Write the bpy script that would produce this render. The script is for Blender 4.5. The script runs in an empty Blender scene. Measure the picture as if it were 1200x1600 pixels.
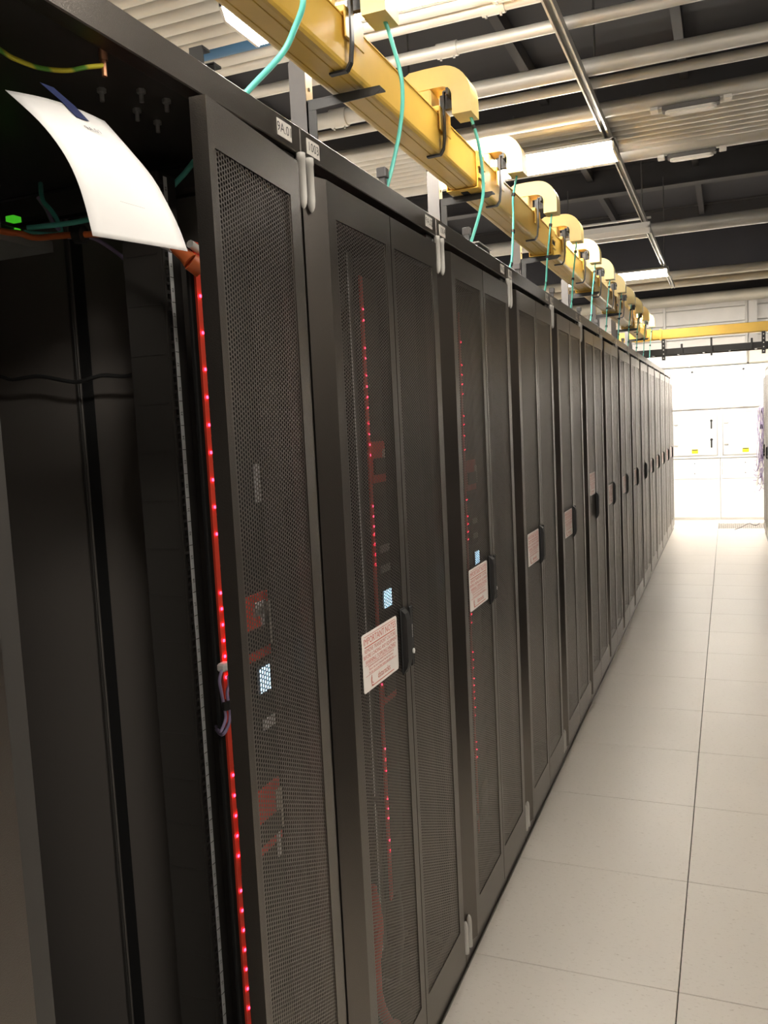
import bpy, bmesh, math, random
from mathutils import Vector, Matrix, Euler
random.seed(7)
S = bpy.context.scene
COL = S.collection

# ------------------------------------------------------------------ camera, world, exposure
cam_d = bpy.data.cameras.new('camera')
cam = bpy.data.objects.new('camera', cam_d); COL.objects.link(cam)
F, YAW, PIT, ROL = 1327.58, 0.3875, -0.0968, -0.0490
fwd = Vector((-math.sin(YAW) * math.cos(PIT), math.cos(YAW) * math.cos(PIT), math.sin(PIT)))
rgt = Vector((math.cos(YAW), math.sin(YAW), 0)); up = rgt.cross(fwd)
r2 = rgt * math.cos(ROL) + up * math.sin(ROL); u2 = -rgt * math.sin(ROL) + up * math.cos(ROL)
cam.matrix_world = Matrix(((r2.x, u2.x, -fwd.x, 0.7251), (r2.y, u2.y, -fwd.y, -2.3252), (r2.z, u2.z, -fwd.z, 1.5865), (0, 0, 0, 1)))
cam_d.sensor_fit = 'VERTICAL'; cam_d.sensor_height = 24.0; cam_d.lens = 24.0 * F / 1600.0
cam_d.clip_start = 0.02; cam_d.clip_end = 60
S.camera = cam
W = bpy.data.worlds.new('room_air'); S.world = W; W.use_nodes = True
W.node_tree.nodes['Background'].inputs[0].default_value = (0.9, 0.87, 0.83, 1)
W.node_tree.nodes['Background'].inputs[1].default_value = 0.05
S.view_settings.view_transform = 'Standard'; S.view_settings.look = 'None'
S.view_settings.gamma = 1; S.view_settings.use_curve_mapping = False
S.view_settings.exposure = 0.92
LAMP = 42.0
S.cycles.transparent_max_bounces = 24

# ------------------------------------------------------------------ materials
def mat(name, col, rough=0.5, metal=0.0, bump=None, emit=0.0, var=None, spec=0.5):
    m = bpy.data.materials.new(name); m.use_nodes = True
    nt = m.node_tree; b = nt.nodes['Principled BSDF']
    b.inputs['Base Color'].default_value = (*col, 1); b.inputs['Roughness'].default_value = rough
    b.inputs['Metallic'].default_value = metal; b.inputs['Specular IOR Level'].default_value = spec
    if emit:
        b.inputs['Emission Color'].default_value = (*col, 1); b.inputs['Emission Strength'].default_value = emit
    if bump or var:
        tc = nt.nodes.new('ShaderNodeTexCoord')
    if bump:
        n = nt.nodes.new('ShaderNodeTexNoise'); n.inputs['Scale'].default_value = bump[0]; n.inputs['Detail'].default_value = 2
        bp = nt.nodes.new('ShaderNodeBump'); bp.inputs['Strength'].default_value = bump[1]; bp.inputs['Distance'].default_value = bump[2] if len(bump) > 2 else 0.001
        nt.links.new(tc.outputs['Object'], n.inputs['Vector']); nt.links.new(n.outputs['Fac'], bp.inputs['Height'])
        nt.links.new(bp.outputs['Normal'], b.inputs['Normal'])
    if var:
        n = nt.nodes.new('ShaderNodeTexNoise'); n.inputs['Scale'].default_value = var[0]; n.inputs['Detail'].default_value = 4
        r = nt.nodes.new('ShaderNodeValToRGB')
        r.color_ramp.elements[0].position = 0.3; r.color_ramp.elements[1].position = 0.7
        r.color_ramp.elements[0].color = (*[c * (1 - var[1]) for c in col], 1); r.color_ramp.elements[1].color = (*[min(1, c * (1 + var[1])) for c in col], 1)
        nt.links.new(tc.outputs['Object'], n.inputs['Vector']); nt.links.new(n.outputs['Fac'], r.inputs['Fac']); nt.links.new(r.outputs['Color'], b.inputs['Base Color'])
    return m

M = {}
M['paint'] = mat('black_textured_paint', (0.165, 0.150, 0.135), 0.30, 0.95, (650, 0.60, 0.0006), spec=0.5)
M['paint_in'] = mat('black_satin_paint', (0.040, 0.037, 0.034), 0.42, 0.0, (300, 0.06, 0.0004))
M['panel_in'] = mat('satin_side_panel_paint', (0.125, 0.113, 0.103), 0.45, 0.0, (300, 0.06, 0.0004))  # black paint lightened to stand in for light reaching the inner panels
M['dark'] = mat('matt_black', (0.012, 0.012, 0.012), 0.6, bump=(200, 0.05))
M['plastic_black'] = mat('black_plastic', (0.015, 0.015, 0.015), 0.5, bump=(400, 0.05))
M['hinge'] = mat('light_grey_plastic', (0.52, 0.50, 0.46), 0.5, bump=(300, 0.04))
M['white_plate'] = mat('pale_engraved_plate', (0.62, 0.58, 0.52), 0.45, var=(60, 0.05))
M['ink'] = mat('dark_lettering', (0.03, 0.03, 0.03), 0.6, bump=(100, 0.02))
M['red_ink'] = mat('red_print', (0.55, 0.10, 0.06), 0.6, bump=(100, 0.02))
M['notice'] = mat('white_notice_card', (0.80, 0.74, 0.69), 0.35, var=(30, 0.03))
M['paper'] = mat('white_paper', (0.66, 0.645, 0.63), 0.8, bump=(60, 0.1), var=(8, 0.03))
M['tape'] = mat('blue_tape', (0.02, 0.03, 0.10), 0.5, bump=(200, 0.1))
M['galv'] = mat('galvanised_steel', (0.58, 0.57, 0.54), 0.5, 0.5, (40, 0.05), var=(9, 0.10))
M['galv_dull'] = mat('galvanised_conduit', (0.66, 0.64, 0.59), 0.45, 0.3, (60, 0.03), var=(4, 0.10))
M['steel_grey'] = mat('grey_bracket_steel', (0.13, 0.125, 0.125), 0.5, 0.3, var=(15, 0.08))
M['black_steel'] = mat('black_coated_steel', (0.02, 0.019, 0.018), 0.4, bump=(300, 0.1))
M['yellow'] = mat('yellow_tray_plastic', (0.80, 0.50, 0.085), 0.34, 0, (25, 0.04), var=(6, 0.06))
M['yellow_pale'] = mat('pale_yellow_spout_plastic', (0.88, 0.68, 0.26), 0.4, 0, (25, 0.03), var=(12, 0.04))
M['teal'] = mat('aqua_fibre_jacket', (0.13, 0.60, 0.50), 0.35, bump=(200, 0.05))
M['tie'] = mat('black_tie', (0.015, 0.015, 0.015), 0.5, bump=(200, 0.1))
M['orange'] = mat('orange_jacket', (0.72, 0.17, 0.05), 0.45, bump=(200, 0.05))
M['purple'] = mat('lilac_jacket', (0.32, 0.25, 0.42), 0.45, bump=(200, 0.05))
M['green_wire'] = mat('green_jacket', (0.03, 0.35, 0.20), 0.45, bump=(200, 0.05))
M['black_cable'] = mat('black_cable_jacket', (0.03, 0.03, 0.03), 0.4, bump=(200, 0.05))
M['white_cable'] = mat('white_sleeve', (0.75, 0.73, 0.70), 0.5, bump=(200, 0.05))
M['red_body'] = mat('red_enamel', (0.80, 0.075, 0.04), 0.35, bump=(200, 0.04))
M['strip_white'] = mat('white_unit_tape', (0.86, 0.86, 0.86), 0.5, var=(20, 0.02))
M['led_red'] = mat('red_indicator_glow', (1.0, 0.03, 0.08), 0.4, emit=5.0, bump=(50, 0.01))
M['led_green'] = mat('green_indicator_glow', (0.06, 0.55, 0.02), 0.4, emit=0.35, bump=(50, 0.01))
M['screen'] = mat('lit_display_glow', (0.50, 0.78, 1.0), 0.3, emit=1.6, var=(40, 0.25))
M['lamp'] = mat('lit_lamp_diffuser', (1.0, 0.93, 0.83), 0.5, emit=LAMP, bump=(50, 0.01))
M['lamp_off'] = mat('unlit_lamp_diffuser', (0.80, 0.76, 0.70), 0.35, bump=(50, 0.02))
M['lamp_body'] = mat('white_lamp_housing', (0.70, 0.68, 0.64), 0.45, bump=(80, 0.02))
M['ceiling'] = mat('dark_ceiling_paint', (0.040, 0.040, 0.048), 0.7, bump=(4, 0.2), var=(1.5, 0.12))
M['beam'] = mat('dark_beam_paint', (0.060, 0.058, 0.062), 0.6, bump=(10, 0.1), var=(3, 0.1))
M['wall'] = mat('pale_wall_paint', (0.62, 0.60, 0.57), 0.7, bump=(30, 0.05), var=(2, 0.03))
M['wall_grey'] = mat('grey_wall_paint', (0.20, 0.19, 0.19), 0.7, bump=(30, 0.05), var=(2, 0.03))
M['wall_panel'] = mat('silver_wall_cladding', (0.62, 0.60, 0.57), 0.45, 0.35, (12, 0.04), var=(2.5, 0.08))
M['insul'] = mat('insulated_pipe_jacket', (0.46, 0.43, 0.36), 0.55, 0.2, (30, 0.05), var=(3, 0.08))
M['white_unit'] = mat('white_powder_coat', (0.86, 0.85, 0.83), 0.35, bump=(150, 0.03))
M['unit_trim'] = mat('grey_aluminium_trim', (0.50, 0.49, 0.48), 0.4, 0.4, var=(15, 0.05))
M['warn'] = mat('yellow_warning_label', (0.85, 0.72, 0.02), 0.5, var=(40, 0.05))
M['blue_strip'] = mat('blue_painted_conduit', (0.05, 0.16, 0.32), 0.5, var=(5, 0.1))
M['device'] = mat('grey_device_casing', (0.34, 0.35, 0.34), 0.45, 0.2, (200, 0.05))
M['copper'] = mat('copper_stud', (0.45, 0.22, 0.12), 0.4, 0.8, (200, 0.05))
M['zinc'] = mat('zinc_fastener', (0.65, 0.64, 0.62), 0.3, 0.9, (200, 0.05))

def earth_mat():
    m = mat('green_yellow_wire', (0.5, 0.6, 0.05), 0.4); nt = m.node_tree; b = nt.nodes['Principled BSDF']
    tc = nt.nodes.new('ShaderNodeTexCoord'); w = nt.nodes.new('ShaderNodeTexWave'); w.inputs['Scale'].default_value = 9; w.bands_direction = 'DIAGONAL'
    r = nt.nodes.new('ShaderNodeValToRGB'); r.color_ramp.elements[0].color = (0.12, 0.35, 0.04, 1); r.color_ramp.elements[1].color = (0.75, 0.68, 0.05, 1); r.color_ramp.elements[0].position = 0.2; r.color_ramp.elements[1].position = 0.5
    nt.links.new(tc.outputs['Object'], w.inputs['Vector']); nt.links.new(w.outputs['Fac'], r.inputs['Fac']); nt.links.new(r.outputs['Color'], b.inputs['Base Color'])
    return m
M['earth'] = earth_mat()

def floor_mat():
    m = mat('speckled_vinyl_tile', (0.62, 0.57, 0.51), 0.32); nt = m.node_tree; b = nt.nodes['Principled BSDF']
    geo = nt.nodes.new('ShaderNodeNewGeometry')
    mp = nt.nodes.new('ShaderNodeMapping'); mp.inputs['Scale'].default_value = (1, 2.2, 1); mp.inputs['Rotation'].default_value = (0, 0, 0.5)
    n1 = nt.nodes.new('ShaderNodeTexNoise'); n1.inputs['Scale'].default_value = 55; n1.inputs['Detail'].default_value = 6; n1.inputs['Roughness'].default_value = 0.7
    n2 = nt.nodes.new('ShaderNodeTexNoise'); n2.inputs['Scale'].default_value = 2.2; n2.inputs['Detail'].default_value = 3
    r1 = nt.nodes.new('ShaderNodeValToRGB'); r1.color_ramp.elements[0].position = 0.30; r1.color_ramp.elements[1].position = 0.42
    r1.color_ramp.elements[0].color = (0.50, 0.44, 0.37, 1); r1.color_ramp.elements[1].color = (0.735, 0.69, 0.625, 1)
    r2_ = nt.nodes.new('ShaderNodeValToRGB'); r2_.color_ramp.elements[0].color = (0.93, 0.93, 0.93, 1); r2_.color_ramp.elements[1].color = (1.04, 1.03, 1.02, 1)
    mx = nt.nodes.new('ShaderNodeMix'); mx.data_type = 'RGBA'; mx.blend_type = 'MULTIPLY'; mx.inputs['Factor'].default_value = 1
    nt.links.new(geo.outputs['Position'], mp.inputs['Vector']); nt.links.new(mp.outputs['Vector'], n1.inputs['Vector']); nt.links.new(geo.outputs['Position'], n2.inputs['Vector'])
    nt.links.new(n1.outputs['Fac'], r1.inputs['Fac']); nt.links.new(n2.outputs['Fac'], r2_.inputs['Fac'])
    nt.links.new(r1.outputs['Color'], mx.inputs['A']); nt.links.new(r2_.outputs['Color'], mx.inputs['B']); nt.links.new(mx.outputs['Result'], b.inputs['Base Color'])
    return m
M['tile'] = floor_mat()

def perf_mat(name, base, ry, rz, rad, floor=False):
    """perforated sheet: round holes on a staggered grid, cut by transparency on a sheet with two faces"""
    m = bpy.data.materials.new(name); m.use_nodes = True; nt = m.node_tree; b = nt.nodes['Principled BSDF']; out = nt.nodes['Material Output']
    b.inputs['Base Color'].default_value = (*base, 1); b.inputs['Roughness'].default_value = 0.36; b.inputs['Metallic'].default_value = 0.0 if floor else 0.92
    tc = nt.nodes.new('ShaderNodeTexCoord'); L = nt.links.new
    flat = nt.nodes.new('ShaderNodeVectorMath'); flat.operation = 'MULTIPLY'; flat.inputs[1].default_value = (0, 1, 1) if not floor else (1, 1, 0); L(tc.outputs['Object'], flat.inputs[0])
    hx = 0.5 if not floor else rz / 2
    if floor: rz, off = 1.0, (hx, ry / 2, 0)
    else: off = (0, ry / 2, rz / 2)
    def wrap(src):
        w = nt.nodes.new('ShaderNodeVectorMath'); w.operation = 'WRAP'
        w.inputs[1].default_value = (hx, ry / 2, rz / 2); w.inputs[2].default_value = (-hx, -ry / 2, -rz / 2); L(src, w.inputs[0])
        ln = nt.nodes.new('ShaderNodeVectorMath'); ln.operation = 'LENGTH'; L(w.outputs['Vector'], ln.inputs[0]); return ln.outputs['Value']
    sh = nt.nodes.new('ShaderNodeVectorMath'); sh.operation = 'ADD'; sh.inputs[1].default_value = off; L(flat.outputs['Vector'], sh.inputs[0])
    mn = nt.nodes.new('ShaderNodeMath'); mn.operation = 'MINIMUM'; L(wrap(flat.outputs['Vector']), mn.inputs[0]); L(wrap(sh.outputs['Vector']), mn.inputs[1])
    lt = nt.nodes.new('ShaderNodeMath'); lt.operation = 'LESS_THAN'; lt.inputs[1].default_value = rad; L(mn.outputs['Value'], lt.inputs[0])
    tr = nt.nodes.new('ShaderNodeBsdfTransparent'); mix = nt.nodes.new('ShaderNodeMixShader')
    L(lt.outputs['Value'], mix.inputs['Fac']); L(b.outputs['BSDF'], mix.inputs[1]); L(tr.outputs['BSDF'], mix.inputs[2]); L(mix.outputs['Shader'], out.inputs['Surface'])
    return m
M['perf'] = perf_mat('perforated_black_sheet', (0.24, 0.220, 0.200), 0.0158, 0.0073, 0.0030)
M['vent'] = perf_mat('perforated_floor_vent', (0.55, 0.50, 0.45), 0.03, 0.052, 0.011, True)

# ------------------------------------------------------------------ mesh helpers
class MB:
    """collects boxes, prisms and tubes; build() links them as one mesh object"""
    def __init__(s): s.v, s.f, s.mi, s.sm, s.mats = [], [], [], [], []
    def slot(s, m):
        if m not in s.mats: s.mats.append(m)
        return s.mats.index(m)
    def add(s, vs, fs, m, smooth=False):
        o = len(s.v); k = s.slot(m); s.v += [tuple(v) for v in vs]
        for f in fs: s.f.append([i + o for i in f]); s.mi.append(k); s.sm.append(smooth)
    def box(s, x0, x1, y0, y1, z0, z1, m, bev=0.0, rot=None):
        bm = bmesh.new(); bmesh.ops.create_cube(bm, size=1)
        bmesh.ops.scale(bm, vec=(x1 - x0, y1 - y0, z1 - z0), verts=bm.verts)
        if bev: bmesh.ops.bevel(bm, geom=bm.edges[:], offset=bev, segments=1, affect='EDGES', profile=0.5)
        if rot is not None: bmesh.ops.transform(bm, matrix=rot.to_matrix().to_4x4() if isinstance(rot, Euler) else rot, verts=bm.verts)
        bmesh.ops.translate(bm, vec=((x0 + x1) / 2, (y0 + y1) / 2, (z0 + z1) / 2), verts=bm.verts)
        bm.verts.index_update()
        s.add([v.co for v in bm.verts], [[v.index for v in f.verts] for f in bm.faces], m); bm.free(); return s
    def prism(s, poly, a0, a1, axis, m, smooth=False):
        """poly: 2D points in the plane across axis, counter-clockwise looking down +axis"""
        def P(p, a): return {'x': (a, p[0], p[1]), 'y': (p[0], a, p[1]), 'z': (p[0], p[1], a)}[axis]
        n = len(poly); vs = [P(p, a0) for p in poly] + [P(p, a1) for p in poly]
        s.add(vs, [[i, (i + 1) % n, n + (i + 1) % n, n + i] for i in range(n)], m, smooth)
        s.add(vs, [list(range(n))[::-1], list(range(n, 2 * n))], m); return s
    def tube(s, pts, r, m, seg=8, sub=6, caps=True, radii=None):
        P = spline(pts, sub) if sub > 1 else [Vector(p) for p in pts]
        n = len(P); rings = []; T0 = (P[1] - P[0]).normalized()
        N = T0.orthogonal().normalized()
        for i in range(n):
            T = (P[min(i + 1, n - 1)] - P[max(i - 1, 0)]).normalized()
            N = (N - T * N.dot(T)).normalized(); B = T.cross(N)
            rr = r if radii is None else radii[0] + (radii[1] - radii[0]) * i / (n - 1)
            rings.append([P[i] + (N * math.cos(2 * math.pi * k / seg) + B * math.sin(2 * math.pi * k / seg)) * rr for k in range(seg)])
        vs = [v for R_ in rings for v in R_]
        fs = [[i * seg + k, i * seg + (k + 1) % seg, (i + 1) * seg + (k + 1) % seg, (i + 1) * seg + k] for i in range(n - 1) for k in range(seg)]
        s.add(vs, fs, m, True)
        if caps: s.add(vs, [list(range(seg))[::-1], [(n - 1) * seg + k for k in range(seg)]], m)
        return s
    def cyl(s, c, r, h, m, axis='z', seg=12):
        d = {'x': Vector((h, 0, 0)), 'y': Vector((0, h, 0)), 'z': Vector((0, 0, h))}[axis]; c = Vector(c)
        return s.tube([c - d / 2, c + d / 2], r, m, seg, 1)
    def text(s, body, size, m, mtx, align='CENTER', ext=0.0):
        cu = bpy.data.curves.new('lettering', 'FONT'); cu.body = body; cu.size = size; cu.align_x = align; cu.align_y = 'CENTER'; cu.resolution_u = 2; cu.extrude = ext
        ob = bpy.data.objects.new('lettering', cu); me = bpy.data.meshes.new_from_object(ob)
        s.add([mtx @ v.co for v in me.vertices], [list(p.vertices) for p in me.polygons], m)
        bpy.data.objects.remove(ob); bpy.data.curves.remove(cu); bpy.data.meshes.remove(me); return s
    def mesh(s, name):
        me = bpy.data.meshes.new(name); me.from_pydata(s.v, [], s.f)
        for m in s.mats: me.materials.append(m)
        me.polygons.foreach_set('material_index', s.mi); me.polygons.foreach_set('use_smooth', s.sm); me.update()
        return me
    def build(s, name, parent=None, loc=(0, 0, 0), rotz=0.0):
        return link(name, s.mesh(name), parent, loc, rotz)

def spline(pts, sub):
    P = [Vector(p) for p in pts]
    if len(P) < 3: return P
    out = []
    for i in range(len(P) - 1):
        a, b, c, d = P[max(i - 1, 0)], P[i], P[i + 1], P[min(i + 2, len(P) - 1)]
        for k in range(sub):
            t = k / sub
            out.append(0.5 * ((2 * b) + (c - a) * t + (2 * a - 5 * b + 4 * c - d) * t * t + (3 * b - a - 3 * c + d) * t ** 3))
    out.append(P[-1]); return out

def link(name, data, parent=None, loc=(0, 0, 0), rotz=0.0):
    o = bpy.data.objects.new(name, data); COL.objects.link(o)
    o.location = loc; o.rotation_euler = (0, 0, rotz)
    if parent is not None: o.parent = parent
    return o
def tag(o, label=None, cat=None, group=None, kind=None):
    if label: o['label'] = label
    if cat: o['category'] = cat
    if group: o['group'] = group
    if kind: o['kind'] = kind
    return o
def thing(name, label, cat, loc=(0, 0, 0), rotz=0.0, group=None):
    return tag(link(name, None, None, loc, rotz), label, cat, group)
def face_x(y, z, x=0.0, flip=False):
    """matrix placing flat lettering on a face that looks along +x (reads along +y)"""
    return Matrix(((0, 0, 1, x), (1, 0, 0, y), (0, 1, 0, z), (0, 0, 0, 1)))
ORD = ['', 'first', 'second', 'third', 'fourth', 'fifth', 'sixth', 'seventh', 'eighth', 'ninth', 'tenth', 'eleventh', 'twelfth', 'thirteenth', 'fourteenth', 'fifteenth']

# ------------------------------------------------------------------ setting: floor, walls, ceiling
fl = MB().box(-4.2, 3.6, -6, 12.3, -0.3, -0.012, M['dark']).build('floor'); tag(fl, kind='structure')
def tile_mesh(w, d=0.6, name='floor_tile', m='tile'):
    return MB().box(-w / 2 + 0.0014, w / 2 - 0.0014, -d / 2 + 0.0014, d / 2 - 0.0014, -0.012, 0.0, M[m], bev=0.0012).mesh(name)
t_cut, t_full, t_vent = tile_mesh(0.584), tile_mesh(0.6), tile_mesh(0.6, m='vent')
for k in range(-7, 19):
    link('floor_tile', t_cut, fl, (0.292, k * 0.6 + 0.3, 0))
    link('floor_tile', t_vent if k == 17 else t_full, fl, (0.884, k * 0.6 + 0.3, 0))
for k in range(-7, -2):
    for i in range(-3, 0): link('floor_tile', t_full, fl, (i * 0.6 + 0.3, k * 0.6 + 0.3, 0))
M_BIG = MB()
for (x0, x1, y0, y1) in ((-4.2, 0.0, -1.78, 12.3), (1.187, 3.6, -4.2, 12.3), (0, 1.187, 11.402, 12.3), (-4.2, -1.802, -4.2, -1.8), (-4.2, 3.6, -6, -4.202)):
    M_BIG.box(x0, x1, y0, y1, -0.012, -0.0005, M['tile'])
M_BIG.build('floor_field', fl)

tag(MB().box(-4.35, -4.2, -6.2, 12.4, -0.3, 4.75, M['wall']).build('wall_left'), kind='structure')
tag(MB().box(3.6, 3.75, -6.2, 12.4, -0.3, 4.75, M['wall_grey']).build('wall_right'), kind='structure')
tag(MB().box(-4.2, 3.6, -6.2, -6.0, -0.3, 4.75, M['wall_grey']).build('wall_front'), kind='structure')
wb = tag(MB().box(-4.2, 3.6, 12.2, 12.4, -0.3, 4.75, M['wall']).build('wall_back'), kind='structure')
pm = MB().box(-0.6, 0.6, -0.03, 0.0, -0.112, 0.112, M['wall_panel'], bev=0.008).mesh('panel')
for j in range(5):
    for i in range(-2, 3): link('panel', pm, wb, (0.4 + i * 1.206, 12.2, 2.42 + j * 0.229))
for x in (-1.405, -0.199, 1.003):
    MB().box(x - 0.02, x + 0.02, 12.13, 12.168, 2.3, 3.43, M['wall_panel'], 0.004).build('panel_trim', wb)
MB().box(-4.2, 3.6, 12.16, 12.199, 3.44, 4.599, M['ceiling']).build('upper_band', wb)
ce = tag(MB().box(-4.2, 3.6, -6, 12.2, 4.6, 4.75, M['ceiling']).build('ceiling'), kind='structure')
# dark joists and purlins under the deck
for i, y in enumerate((-2.6, 0.2, 3.0, 5.8, 8.6, 11.2)):
    b = MB(); b.box(-4.2, 3.6, y - 0.09, y + 0.09, 4.27, 4.285, M['beam']); b.box(-4.2, 3.6, y - 0.008, y + 0.008, 4.285, 4.58, M['beam']); b.box(-4.2, 3.6, y - 0.09, y + 0.09, 4.58, 4.598, M['beam'])
    tag(b.build('ceiling_beam'), kind='structure')
for x in (-3.2, -2.0, -0.8, 0.4, 1.6, 2.8):
    b = MB().box(x - 0.035, x + 0.035, -6, 12.2, 4.46, 4.575, M['beam'])
    tag(b.build('ceiling_purlin'), kind='structure')
b = MB(); b.box(1.03, 1.15, 11.98, 11.995, 2.3, 3.43, M['wall']); b.box(1.03, 1.15, 12.085, 12.1, 2.3, 3.43, M['wall']); b.box(1.084, 1.096, 11.995, 12.085, 2.3, 3.43, M['wall'])
tag(b.build('wall_column'), kind='structure')

# ------------------------------------------------------------------ racks
PITCH, Y0 = 0.79, -1.658
ZT, ZB = 2.147, 0.055
def prism_leaf(sgn, top=2.066, bot=0.068):
    """one door leaf, hinge at y=0, free edge at y=0.393*sgn, outer face at x=0.018 with a facet slanting back to the hinge"""
    b = MB(); Y = lambda v: v * sgn
    m0, m1 = (0.100, 0.362) if sgn > 0 else (0.104, 0.374)
    zt, zb = 1.9986, 0.174
    poly = [(-0.008, Y(0.006)), (-0.004, Y(0.004)), (0.018, Y(0.064)), (0.018, Y(m0)), (-0.008, Y(m0))]
    if sgn > 0: poly = poly[::-1]
    b.prism(poly, bot, top, 'z', M['paint'])
    for (y0, y1, z0, z1) in ((m1, 0.393, bot, top), (m0, m1, zt, top), (m0, m1, bot, zb)):
        a, c = sorted((Y(y0), Y(y1))); b.box(-0.008, 0.018, a, c, z0, z1, M['paint'])
    a, c = sorted((Y(m0), Y(m1)))
    return b.mesh('door'), MB().box(0.0150, 0.0158, a, c, zb, zt, M['perf']).mesh('mesh_panel')
LEAF = {1: prism_leaf(1), -1: prism_leaf(-1)}
def hinge_mesh(up):
    b = MB(); L = 0.098
    prof = [(0.0, 0.0082), (0.012, 0.0086), (0.0125, 0.0078), (L * 0.78, 0.0078), (L * 0.9, 0.0066), (L * 0.97, 0.0040), (L, 0.0012)]
    seg = 12; rings = [[(r * math.cos(2 * math.pi * k / seg), r * math.sin(2 * math.pi * k / seg), h if up else -h) for k in range(seg)] for h, r in prof]
    vs = [v for q in rings for v in q]
    b.add(vs, [[i * seg + k, i * seg + (k + 1) % seg, (i + 1) * seg + (k + 1) % seg, (i + 1) * seg + k][::1 if up else -1] for i in range(len(prof) - 1) for k in range(seg)], M['hinge'], True)
    b.add(vs, [list(range(seg)), [(len(prof) - 1) * seg + k for k in range(seg)]], M['hinge'])
    return b.mesh('hinge_cover')
HINGE_T, HINGE_B = hinge_mesh(False), hinge_mesh(True)

def frame_mesh():
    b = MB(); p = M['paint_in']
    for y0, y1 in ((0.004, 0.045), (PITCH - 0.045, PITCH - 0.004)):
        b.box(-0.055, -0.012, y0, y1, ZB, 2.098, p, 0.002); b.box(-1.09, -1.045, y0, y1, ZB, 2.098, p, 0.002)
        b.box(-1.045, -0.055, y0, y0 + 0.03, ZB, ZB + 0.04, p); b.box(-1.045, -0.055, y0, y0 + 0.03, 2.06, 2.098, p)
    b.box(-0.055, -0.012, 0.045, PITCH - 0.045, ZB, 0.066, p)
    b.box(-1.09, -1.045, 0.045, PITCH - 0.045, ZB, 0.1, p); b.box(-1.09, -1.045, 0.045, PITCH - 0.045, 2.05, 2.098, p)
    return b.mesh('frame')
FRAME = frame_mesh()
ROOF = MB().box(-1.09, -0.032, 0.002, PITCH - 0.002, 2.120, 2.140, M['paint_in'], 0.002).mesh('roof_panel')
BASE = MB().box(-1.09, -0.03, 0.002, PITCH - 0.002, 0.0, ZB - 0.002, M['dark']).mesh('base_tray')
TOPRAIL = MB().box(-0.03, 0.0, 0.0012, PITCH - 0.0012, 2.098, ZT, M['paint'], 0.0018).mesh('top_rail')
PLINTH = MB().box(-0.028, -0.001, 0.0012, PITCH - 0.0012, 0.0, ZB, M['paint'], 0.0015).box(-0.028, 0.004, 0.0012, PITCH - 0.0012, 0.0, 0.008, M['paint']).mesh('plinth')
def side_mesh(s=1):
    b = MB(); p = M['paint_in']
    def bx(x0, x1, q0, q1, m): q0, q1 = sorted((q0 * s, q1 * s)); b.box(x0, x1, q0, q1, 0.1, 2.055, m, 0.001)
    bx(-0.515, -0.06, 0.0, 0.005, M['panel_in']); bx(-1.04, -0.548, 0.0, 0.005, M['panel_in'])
    bx(-0.547, -0.516, 0.002, 0.005, M['dark']); bx(-0.557, -0.5485, -0.006, -0.0005, p); return b.mesh('side_panel')  # the matt black strip paints in a shadow band between the panel halves
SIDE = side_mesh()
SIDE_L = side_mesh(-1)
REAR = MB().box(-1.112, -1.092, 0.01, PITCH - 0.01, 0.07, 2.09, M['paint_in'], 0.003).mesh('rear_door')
def rail_mesh(s):
    """right-hand mounting rail (s=1): front face with square holes and a deep side flange"""
    b = MB(); m = M['paint_in']; y = lambda v: v * s
    a, c = sorted((y(0), y(0.052)))
    def bx(x0, x1, q0, q1, z0, z1, mm): q0, q1 = sorted((y(q0), y(q1))); b.box(x0, x1, q0, q1, z0, z1, mm)
    bx(-0.2085, -0.205, 0.0, 0.006, 0.1, 2.06, m); bx(-0.2085, -0.205, 0.0155, 0.052, 0.1, 2.06, m)
    for i in range(132): bx(-0.2085, -0.205, 0.006, 0.0155, 0.1 + i * 0.014817, 0.1 + i * 0.014817 + 0.0053, m)
    bx(-0.29, -0.2085, -0.002, 0.0015, 0.1, 2.06, m); bx(-0.234, -0.205, 0.0505, 0.052, 0.1, 2.06, m)
    for i in range(22): bx(-0.286, -0.215, -0.0032, -0.002, 0.14 + i * 0.0889, 0.143 + i * 0.0889, m)
    return b.mesh('mounting_rail')
RAIL = {1: rail_mesh(1), -1: rail_mesh(-1)}
def strip_mesh(s):
    b = MB(); q0, q1 = sorted((s * 0.0165, s * 0.0265)); b.box(-0.205, -0.2043, q0, q1, 0.1, 2.055, M['strip_white'])
    for i in range(44):
        z = 0.1 + i * 0.04445; b.box(-0.2043, -0.2039, q0, q1, z, z + 0.0011, M['ink'])
        b.text(str(i + 1), 0.0085, M['ink'], face_x((q0 + q1) / 2, z + 0.022, -0.2039) @ Matrix.Rotation(math.pi / 2, 4, 'Z'))
    return b.mesh('unit_strip')
STRIP = {1: strip_mesh(1), -1: strip_mesh(-1)}

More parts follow.
